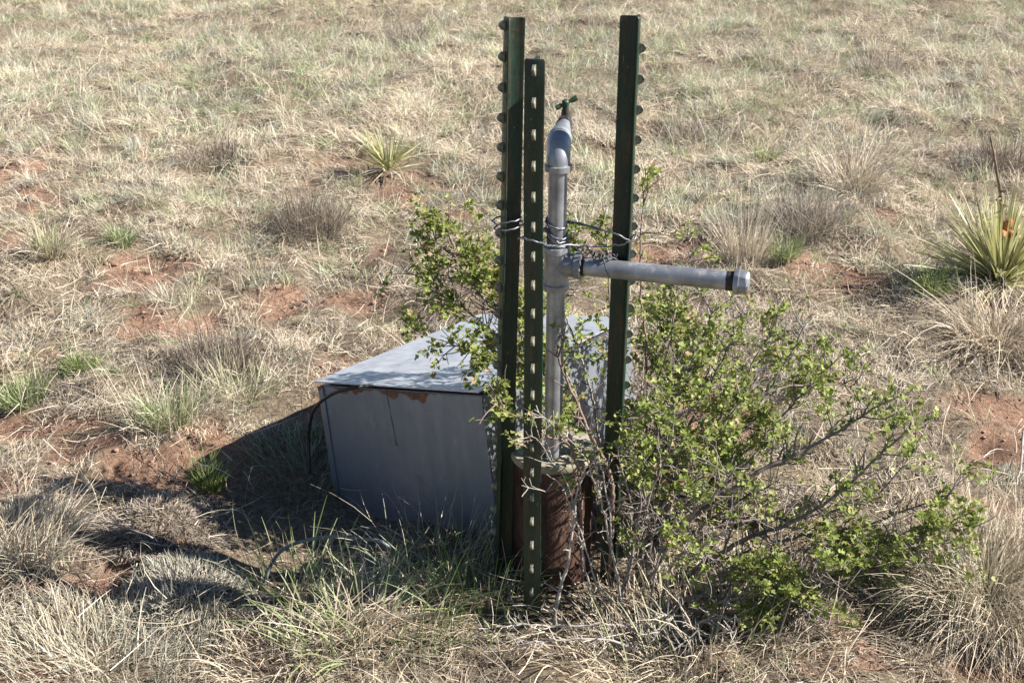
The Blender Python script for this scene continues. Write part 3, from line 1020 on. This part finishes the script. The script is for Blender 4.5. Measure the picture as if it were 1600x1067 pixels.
tb = ex + ndir * .062
tap = empty("tap", tb, None, None)
tap.parent = sp
bm = bmesh.new()
TM = ndir.to_track_quat('Y', 'Z').to_matrix().to_4x4()
add_lathe(bm, Vector((0, -.004, 0)), Vector((0, 1, 0)), [(0, .0125), (.002, .0150), (.014, .0150), (.016, .0110), (.040, .0105), (.046, .008)], 6)
add_tube(bm, [(0, .025, 0), (0, .030, -.012), (0, .042, -.03), (0, .048, -.045)], [.009, .010, .0095, .0105], 14)
add_tube(bm, [(0, .026, .004), (0, .026, .018), (0, .026, .030)], [.0095, .0070, .0045], 14)
bmesh.ops.transform(bm, matrix=TM, verts=bm.verts)
from_bm("tap_body", bm, M_BRASS, tap, autosmooth=40)
bm = bmesh.new()
hd = Vector((.72, .30, .30))
c0 = Vector((0, .026, .030))
add_tube(bm, [c0 - hd * .024, c0 - hd * .017, c0 - hd * .008, c0, c0 + hd * .010, c0 + hd * .019, c0 + hd * .028],
         [.0044, .0052, .0032, .0044, .0034, .0054, .0048], 12)
add_lathe(bm, c0 - Vector((0, 0, .006)), Vector((0, 0, 1)), [(0, .006), (.010, .007), (.013, .004)], 12)
bmesh.ops.transform(bm, matrix=TM, verts=bm.verts)
from_bm("tap_handle", bm, M_TAPP, tap, autosmooth=40)

# ------------------------------------------------------------------ steel T posts
def t_section():
    """outline (x along the face, y back along the stem), rounded like rolled steel"""
    f, t, s, ts = .0172, .0038, .0335, .0025
    return [(-f, .0012), (-f + .001, 0), (-.006, -.0016), (0, -.0020), (.006, -.0016), (f - .001, 0), (f, .0012), (f - .0008, .0034), (.0068, t + .0008),
            (.0042, t + .0030), (ts, t + .0075), (ts * .85, s - .006), (.0031, s - .004), (.0031, s), (-.0031, s), (-.0031, s - .004), (-ts * .85, s - .006),
            (-ts, t + .0075), (-.0042, t + .0030), (-.0068, t + .0008), (-f + .0008, .0034)]


STUD = None


def t_post(top, foot, face_deg, label, nstud, first, pitch_):
    """face_deg: compass of the studded face, 0 = +X, 90 = +Y"""
    top, foot = Vector(top), Vector(foot)
    d = (top - foot).normalized()
    base = foot - d * .12
    Ltot = (top - base).length
    root = empty("t_post", foot, label, "fence post", "steel posts around the standpipe")
    fx = Vector((math.cos(R(face_deg)), math.sin(R(face_deg)), 0))
    yb = -(fx - d * fx.dot(d)).normalized()          # back along the stem
    xb = yb.cross(d).normalized()
    M = Matrix((xb, yb, d)).transposed().to_4x4()
    root.rotation_euler = M.to_euler()
    bm = bmesh.new()
    sec = t_section()
    zs = [-.12] + [z for z in np.linspace(0, (top - foot).length, 24)]
    zs = zs[:-1] + [zs[-1] - .0025, zs[-1]]
    rings = []
    for i, z in enumerate(zs):
        s = .90 if i == len(zs) - 1 else 1
        wv = .0007 * math.sin(z * 11 + face_deg)
        rings.append([bm.verts.new((x * s + wv, (y - .012) * s + .012 + wv * .6, z)) for x, y in sec])
    n = len(sec)
    for a, b in zip(rings, rings[1:]):
        for k in range(n):
            bm.faces.new((a[k], a[(k + 1) % n], b[(k + 1) % n], b[k]))
    bm.faces.new(rings[0][::-1]); bm.faces.new(rings[-1])
    from_bm("rail", bm, M_POST, root, autosmooth=32)
    global STUD
    if STUD is None:
        b2 = bmesh.new()
        w0, w1 = .0032, .0026
        prof = [(.0015, -.0105), (-.0090, -.0050), (-.0118, -.0010), (-.0120, .0030), (-.0080, .0082), (.0015, .0108)]
        L_ = [b2.verts.new((-(w0 if y > -.001 else w1 + (w0 - w1) * .3), y, z)) for y, z in prof]
        R_ = [b2.verts.new(((w0 if y > -.001 else w1 + (w0 - w1) * .3), y, z)) for y, z in prof]
        b2.faces.new(L_); b2.faces.new(R_[::-1])
        for k in range(len(prof)):
            q = (k + 1) % len(prof)
            b2.faces.new((L_[k], R_[k], R_[q], L_[q]))
        bmesh.ops.bevel(b2, geom=[e for e in b2.edges], offset=.0006, segments=1, affect='EDGES')
        o = from_bm("stud", b2, M_STUD, root)
        STUD = o
    H_ = (top - foot).length
    for k in range(nstud):
        if k == 0 and STUD.parent is root:
            o = STUD
        else:
            o = STUD.copy(); COL.objects.link(o); o.parent = root
        o.location = (0, -.0012, H_ - first - k * pitch_)
    return root


PL, PR_, PM = 2.172, 2.165, 2.035
t_post(at(791, 28, PL), at(774, 896, PL), 194, "green T post with a sunlit rusty top, standing before the metal box's corner", 20, .0135, .0535)
t_post(at(1000, 25, PR_), at(964, 870, PR_), -9, "dark green T post standing in the bush behind the pipe arm", 19, .055, .0535)
t_post(at(835, 93, PM), at(831, 958, PM), 259, "short green T post facing the camera with a line of lit studs", 20, .0185, .0535)

# ------------------------------------------------------------------ wires
def wire(name, paths, rad, mat, label, seg=6):
    bm = bmesh.new()
    for p in paths:
        add_tube(bm, smooth_path(p, .005, .0009, random.Random(len(p))), rad, seg)
    return tag(from_bm(name, bm, mat, None, True), label, "wire")


def coil(p0, p1, axis, rad, turns, seg=14, tilt=.3):
    a, b = frame(axis)
    n = int(turns * seg)
    out = []
    for k in range(n + 1):
        t = 2 * math.pi * k / seg
        out.append(p0.lerp(p1, k / n) + (a * math.cos(t) + b * math.sin(t)) * rad + axis * (tilt * rad * math.sin(t + .7)))
    return out


def pipe_w(ypix): return on_pipe(ypix) + SO


lp, rp = at(790, 345, PL), at(985, 372, PR_)
# wire lashing the stud-edged post: two loops round the post, then twisted strands to the pipe
loop = []
for k in range(29):
    t = 2 * math.pi * k / 14
    loop.append(lp + Vector((.003 + .026 * math.cos(t), .022 * math.sin(t), .011 - .013 * k / 14 + .006 * math.cos(t))))
tw1, tw2 = [], []
q0, q1 = at(812, 348, PL - .01), at(858, 362, py_ - .01)
for k in range(25):
    t = k / 24
    c = q0.lerp(q1, t)
    tw1.append(c + Vector((0, .003 * math.cos(t * 30), .0045 * math.sin(t * 30))))
    tw2.append(c - Vector((0, .003 * math.cos(t * 30), .0045 * math.sin(t * 30))))
wire("lashing_wire", [loop, tw1, tw2], .0016, M_WIRE, "thin steel wire lashing looped around the stud-edged post with the rusty top")
ax = pdir
wrap = coil(pipe_w(383), pipe_w(356), ax, .0192, 4.3, 16, .55)
wrap2 = coil(pipe_w(350), pipe_w(346), ax, .0188, 2.2, 16, .35)
front = [at(858, 384, py_ + .03), at(824, 371, 2.075), at(812, 372, 2.045), at(822, 374, 2.012), at(842, 379, 2.012), at(866, 385, 2.10), at(900, 383, 2.135), at(945, 386, 2.135),
         at(980, 380, 2.135), at(994, 373, 2.14), at(994, 364, 2.16), at(989, 367, 2.165), at(985, 375, 2.14), at(972, 370, 2.13), at(960, 364, 2.135), at(935, 360, 2.16), at(905, 350, 2.18), at(884, 346, 2.19)]
back = [at(884, 349, 2.19), at(905, 348, 2.186), at(925, 355, 2.175), at(945, 361, 2.165), at(962, 365, 2.15)]
wire("loop_wire", [wrap, wrap2, front, back], .0017, M_WIRE, "long grey wire looped from the short post around the pipe to the dark post")
rr = random.Random(9)
tang = []
for s in range(3):
    p = []
    for k in range(13):
        t = k / 12
        c = at(900 + 62 * t, 388 + 20 * t - 6 * t * t, 2.145)
        p.append(c + Vector((rr.gauss(0, .003), rr.gauss(0, .004), .006 * math.sin(t * 22 + s * 2.1))))
    tang.append(p)
tang.append([at(948, 398, 2.14), at(944, 402, 2.128), at(946, 412, 2.122), at(949, 423, 2.12), at(952, 432, 2.125)])
tang.append([at(925, 400, 2.14), at(930, 408, 2.125), at(938, 404, 2.125), at(952, 396, 2.135)])
wire("wire_scrap", tang, .0013, M_DWIRE, "dark twisted end of wire hanging over the pipe arm")

# ------------------------------------------------------------------ currant bush
bx0, by0 = gnd(985, 868)
bush = empty("currant_bush", (bx0, by0, 0), "sprawling currant bush with lobed green leaves growing around the posts and box", "shrub")
BO = Vector((bx0, by0, 0))
br = random.Random(21)


def leaf_shape():
    """a three to five lobed currant leaf lying in the xy plane, stalk end at the origin, length 1"""
    out = [(0, 0)]
    for a, r_ in ((-62, .52), (-48, .80), (-30, .62), (-14, .92), (0, 1.02), (14, .92), (30, .62), (48, .80), (62, .52)):
        out.append((r_ * math.sin(R(a)), r_ * math.cos(R(a)) * (1 if abs(a) < 40 else .9)))
    return np.array(out)


LEAF2 = leaf_shape()
LS = .0108
leaves = []          # (pos, direction, size, colour)


def leafcol():
    u = br.random()
    if u < .44: c = (.27, .34, .08)
    elif u < .74: c = (.38, .42, .13)
    elif u < .86: c = (.19, .25, .055)
    elif u < .95: c = (.42, .42, .17)
    else: c = (.48, .33, .20)
    m = br.uniform(.8, 1.2)
    return tuple(v * m for v in c)


def leaf_cluster(p, n, size, d=None, force=False):
    if not force and float(vnoise(p.x * 1.3 + p.z, p.y + p.z * .8, .065, 15)) < .455: return
    for _ in range(n):
        v = Vector((br.gauss(0, 1), br.gauss(0, 1), br.gauss(.35, .8)))
        if d is not None: v += d * .8
        v.normalize()
        leaves.append((p + v * br.uniform(.001, .008), v, size * br.uniform(.6, 1.25), leafcol()))


def twig(bm, p, d, L, r0, depth, leafy, ls):
    n = max(3, int(L / .012))
    pts, q = [p.copy()], p.copy()
    d = d.normalized()
    for k in range(n):
        d = (d + Vector((br.gauss(0, .16), br.gauss(0, .16), br.gauss(.03, .16)))).normalized()
        q = q + d * (L / n)
        gz = float(ground_z(q.x, q.y))
        if q.z < gz + .01: q.z = gz + .01; d.z = abs(d.z)
        pts.append(q.copy())
    add_tube(bm, [x - BO for x in pts], [max(.0008, r0 * (1 - .7 * k / n)) for k in range(n + 1)], 5, False)
    for k in range(1, n + 1):
        t = k / n
        if br.random() < min(1, leafy * 1.25) * (.55 + .45 * t):
            leaf_cluster(pts[k], br.choice((2, 3, 3, 4, 5)), ls, d)
        if depth > 0 and br.random() < .26:
            a, b = frame(d)
            f = br.uniform(0, 6.28)
            nd = (d * br.uniform(.3, 1) + (a * math.cos(f) + b * math.sin(f)) * .9 + Vector((0, 0, .2)))
            twig(bm, pts[k], nd, L * br.uniform(.25, .55), r0 * .6, depth - 1, leafy, ls)
    return pts


STEMS = [  # pixels, Y at foot and tip, radius, leafiness, twigs per metre, material
    ([(985, 870), (1060, 770), (1130, 700), (1200, 610), (1262, 505)], 2.25, 2.42, .0062, .55, 30, 0),
    ([(1000, 870), (1090, 805), (1180, 740), (1280, 690), (1345, 650), (1395, 622)], 2.22, 2.25, .0070, .6, 34, 0),
    ([(1010, 875), (1150, 850), (1235, 818), (1310, 770), (1390, 700), (1425, 660)], 2.16, 2.10, .0062, .65, 36, 0),
    ([(1020, 880), (1140, 890), (1290, 850), (1400, 835), (1470, 815), (1520, 840)], 2.13, 2.08, .0050, .75, 44, 0),
    ([(1010, 890), (1100, 930), (1180, 955), (1245, 935), (1290, 905)], 2.06, 1.98, .0048, .75, 46, 0),
    ([(975, 860), (1000, 760), (1040, 650), (1080, 560), (1115, 480)], 2.3, 2.45, .0050, .65, 38, 0),
    ([(985, 860), (1010, 720), (1010, 560), (1000, 420), (1008, 262)], 2.4, 2.5, .0042, .35, 22, 1),
    ([(955, 850), (958, 760), (928, 690), (898, 620), (872, 560), (885, 525)], 2.13, 2.15, .0064, .22, 24, 1),
    ([(940, 840), (930, 700), (860, 590), (800, 520), (750, 460), (695, 385), (655, 372)], 2.36, 2.45, .0050, .6, 40, 0),
    ([(940, 830), (880, 640), (800, 500), (745, 430), (716, 358)], 2.4, 2.5, .0042, .7, 44, 1),
    ([(940, 830), (860, 640), (780, 565), (710, 540), (650, 520)], 2.32, 2.36, .0040, .75, 44, 0),
    ([(950, 800), (900, 720), (850, 680), (800, 645), (765, 628)], 2.1, 2.0, .0036, .6, 40, 1),
    ([(955, 830), (965, 640), (955, 500), (950, 400), (942, 315)], 2.45, 2.55, .0040, .55, 34, 0),
    ([(990, 860), (1060, 700), (1130, 560), (1170, 485)], 2.4, 2.5, .0046, .65, 38, 0),
    ([(1000, 860), (1130, 760), (1230, 640), (1325, 545)], 2.42, 2.5, .0052, .6, 36, 0),
    ([(985, 870), (1015, 780), (1045, 700), (1055, 630)], 2.1, 2.05, .0036, .65, 40, 0),
    ([(1000, 880), (1060, 830), (1110, 780), (1150, 730)], 2.1, 2.0, .0038, .6, 40, 0),
    ([(1030, 890), (1150, 870), (1280, 800), (1370, 770), (1440, 690)], 2.3, 2.38, .0046, .65, 38, 0),
    ([(980, 870), (1000, 800), (990, 720), (985, 650)], 2.08, 2.06, .0034, .6, 38, 0),
    ([(1000, 870), (1080, 720), (1180, 620), (1290, 600), (1370, 610)], 2.35, 2.4, .0044, .65, 38, 0),
    ([(960, 850), (920, 600), (880, 480), (870, 420), (900, 360)], 2.5, 2.58, .0038, .55, 36, 0),
    ([(1000, 880), (1070, 860), (1160, 900), (1250, 890)], 2.08, 2.02, .0036, .6, 40, 0),
    ([(970, 860), (1040, 560), (1060, 450), (1090, 385)], 2.5, 2.6, .0038, .45, 34, 0),
    ([(1005, 870), (1110, 700), (1180, 560), (1240, 480)], 2.5, 2.6, .0044, .6, 36, 0),
    ([(1000, 880), (1040, 830), (1080, 870), (1110, 840)], 2.05, 1.99, .0032, .5, 40, 0),
    ([(1010, 860), (1040, 800), (1030, 740), (1050, 690)], 2.3, 2.34, .0040, .75, 50, 0),
    ([(1000, 860), (990, 800), (975, 740), (985, 690)], 2.34, 2.38, .0040, .75, 50, 0),
    ([(1010, 870), (1070, 810), (1110, 760), (1120, 700)], 2.3, 2.36, .0042, .75, 50, 0),
    ([(1000, 880), (1030, 800), (1075, 760), (1090, 700)], 2.14, 2.16, .0036, .6, 50, 0),
    ([(990, 870), (1010, 790), (1000, 690), (1020, 600)], 2.18, 2.2, .0036, .55, 44, 0),
    ([(1030, 890), (1200, 900), (1330, 880), (1440, 850), (1500, 850)], 2.1, 2.04, .0040, .8, 60, 0),
    ([(1030, 885), (1200, 850), (1350, 820), (1430, 790), (1490, 780)], 2.16, 2.14, .0040, .8, 60, 0),
    ([(1030, 900), (1120, 940), (1200, 930), (1270, 950), (1270, 975)], 2.03, 1.96, .0036, .9, 70, 0),
    ([(1030, 900), (1130, 935), (1220, 900), (1300, 890)], 2.05, 1.98, .0036, .9, 70, 0),
    ([(1010, 870), (1040, 720), (1030, 600), (1045, 500)], 2.52, 2.6, .0040, .7, 50, 0),
    ([(940, 830), (900, 620), (830, 520), (770, 470), (735, 400)], 2.36, 2.42, .0036, .7, 50, 0),
    ([(1000, 860), (1000, 780), (985, 690), (1000, 600)], 2.28, 2.30, .0040, .95, 80, 0),
    ([(1010, 860), (1030, 760), (1050, 650), (1070, 570)], 2.29, 2.32, .0042, .95, 80, 0),
    ([(1010, 860), (1070, 770), (1110, 690), (1130, 640)], 2.30, 2.33, .0040, .95, 80, 0),
    ([(985, 860), (960, 780), (965, 700), (975, 640)], 2.32, 2.34, .0036, .95, 80, 0),
    ([(940, 830), (870, 600), (790, 470), (720, 400), (690, 350)], 2.38, 2.44, .0038, .85, 60, 1),
    ([(940, 830), (850, 610), (770, 520), (700, 470), (650, 430)], 2.36, 2.42, .0038, .85, 60, 0),
    ([(940, 830), (860, 640), (790, 560), (740, 555)], 2.30, 2.33, .0034, .8, 60, 0),
    ([(1020, 860), (1080, 640), (1120, 540), (1150, 490)], 2.6, 2.75, .0044, .8, 55, 0),
    ([(1020, 860), (1050, 620), (1060, 520), (1075, 450)], 2.65, 2.8, .0042, .8, 55, 0),
    ([(1020, 850), (1120, 640), (1190, 560), (1230, 510)], 2.6, 2.75, .0044, .8, 50, 0),
    ([(1010, 850), (1030, 650), (1025, 560), (1030, 480)], 2.6, 2.7, .0040, .8, 55, 0),
    ([(1030, 850), (1150, 680), (1250, 600), (1310, 560)], 2.55, 2.7, .0044, .8, 50, 0),
    ([(1030, 880), (1130, 800), (1200, 760), (1260, 760)], 2.24, 2.26, .0036, .6, 60, 0),
    ([(1020, 870), (1120, 740), (1190, 690), (1220, 640)], 2.3, 2.34, .0040, .6, 60, 0),
    ([(1010, 870), (1090, 740), (1140, 650), (1180, 600)], 2.22, 2.25, .0038, .5, 60, 0),
    ([(990, 870), (985, 800), (970, 740), (960, 690)], 2.10, 2.09, .0034, .6, 60, 0),
    # dead leafless ones in front of the casing
    ([(885, 985), (884, 890), (896, 815), (905, 762), (935, 720)], 2.02, 2.08, .0046, .0, 22, 2),
    ([(985, 905), (935, 770), (905, 700), (870, 668), (835, 640)], 2.06, 2.02, .0030, .08, 26, 2),
    ([(975, 900), (950, 800), (940, 740), (915, 660)], 2.05, 2.06, .0026, .0, 30, 2),
    ([(945, 890), (890, 760), (862, 720), (842, 690), (828, 680)], 2.08, 1.98, .0022, .1, 26, 2),
    ([(950, 900), (880, 764), (850, 768), (815, 758)], 2.07, 1.99, .0022, .0, 14, 2),
    ([(1040, 940), (1090, 985), (1075, 1040), (1040, 1060)], 1.98, 1.9, .0034, .0, 70, 2),
    ([(1020, 930), (960, 975), (890, 985), (800, 1010), (745, 1030)], 1.99, 1.94, .0036, .0, 75, 2),
    ([(1030, 940), (960, 1000), (880, 1030), (800, 1060)], 1.95, 1.88, .0034, .0, 75, 2),
    ([(1040, 930), (1120, 960), (1150, 1000), (1130, 1040)], 2.0, 1.92, .0036, .0, 70, 2),
    ([(1000, 900), (1050, 960), (1010, 1030)], 2.0, 1.92, .0030, .0, 70, 2),
]
for path, y0, y1, rad, leafy, tpm, mt in STEMS:
    n = len(path)
    foot = at(*path[0], y0)
    fx_, fy_ = foot.x + br.gauss(0, .02), foot.y + br.gauss(0, .02)
    ctrl = [Vector((fx_, fy_, float(ground_z(fx_, fy_)) - .02))]
    for i in range(1, n):
        p = at(*path[i], y0 + (y1 - y0) * i / (n - 1))
        p.z = max(p.z, float(ground_z(p.x, p.y)) + (.05 if mt == 2 else .015))
        ctrl.append(p)
    P = smooth_path(ctrl, .012, .0011, br)
    m = len(P)
    bm = bmesh.new()
    add_tube(bm, [p - BO for p in P], [rad * (1 - .72 * (k / m)) * (1 + .10 * math.sin(k * 2.3)) for k in range(m)], 8, True)
    Ls = sum((P[k + 1] - P[k]).length for k in range(m - 1))
    k0 = .22 if mt != 2 else .1
    for _ in range(int(Ls * tpm * 1.5)):
        k = int(m * (k0 + (1 - k0) * br.random() ** .75)); k = min(k, m - 2)
        d = (P[k + 1] - P[k]).normalized()
        a, b = frame(d)
        f = br.uniform(0, 6.28)
        nd = d * br.uniform(.2, .9) + (a * math.cos(f) + b * math.sin(f)) + Vector((0, 0, .25))
        t = k / m
        twig(bm, P[k], nd, br.uniform(.03, .11 if P[k].x > .26 or P[k].z > .33 else .055) * (1.1 - .3 * t) * (.7 if mt == 2 else 1), rad * .42 * (1 - .5 * t) + .0006, 1, leafy * (min(1, .9 * t) if t < .5 else 1.1), LS)
    if leafy > .1:
        for k in range(int(m * .5), m, 2):
            if br.random() < leafy: leaf_cluster(P[k], br.choice((3, 4, 5)), LS, None, k > m * .72)
    from_bm("stem", bm, (M_BARK, M_BARKR, M_TWIG)[mt], bush, True)

NL = len(leaves)
V = np.empty((NL, 10, 3)); C = np.empty((NL, 10, 3))
for i, (p, d, s, c) in enumerate(leaves):
    up = Vector((br.gauss(0, .55), br.gauss(0, .55), 1))
    sd = d.cross(up).normalized()
    nn = sd.cross(d)
    fold = br.uniform(.1, .5); curl = br.uniform(-.1, .45)
    for k, (lx, ly) in enumerate(LEAF2):
        v = (p - BO) + (sd * lx + d * ly + nn * (fold * abs(lx) - curl * ly * ly)) * s
        V[i, k] = v
        C[i, k] = c
tri = []
for i in range(NL):
    o = i * 10
    for k in range(1, 9):
        tri.append((o, o + k + 1, o + k))
me = np_mesh("foliage", V.reshape(-1, 3), np.empty((0, 4), int), C.reshape(-1, 3), np.array(tri))
link("foliage", me, M_LEAF, bush, False)
print("LEAVES", NL)

# ------------------------------------------------------------------ fallen sticks
def stick(pts, rad, label, seed):
    bm = bmesh.new()
    P = smooth_path(pts, .012, .0012, random.Random(seed))
    add_tube(bm, P, [rad * (1 - .5 * k / len(P)) for k in range(len(P))], 6)
    tag(from_bm("fallen_stick", bm, M_TWIG, None, True), label, "stick")


def on_ground(x, y, up=.03):
    a, b = gnd(x, y)
    return Vector((a, b, float(ground_z(a, b)) + up))


stick([on_ground(1592, 712, .04), on_ground(1590, 750, .03), on_ground(1583, 785, .02)], .0035, "short bleached stick lying on bare red soil", 1)
stick([on_ground(245, 885, .05), on_ground(200, 868, .05), on_ground(150, 850, .03), on_ground(110, 842, .03)], .0016, "long thin dry stem lying across the hollow beside the cushion mats", 2)
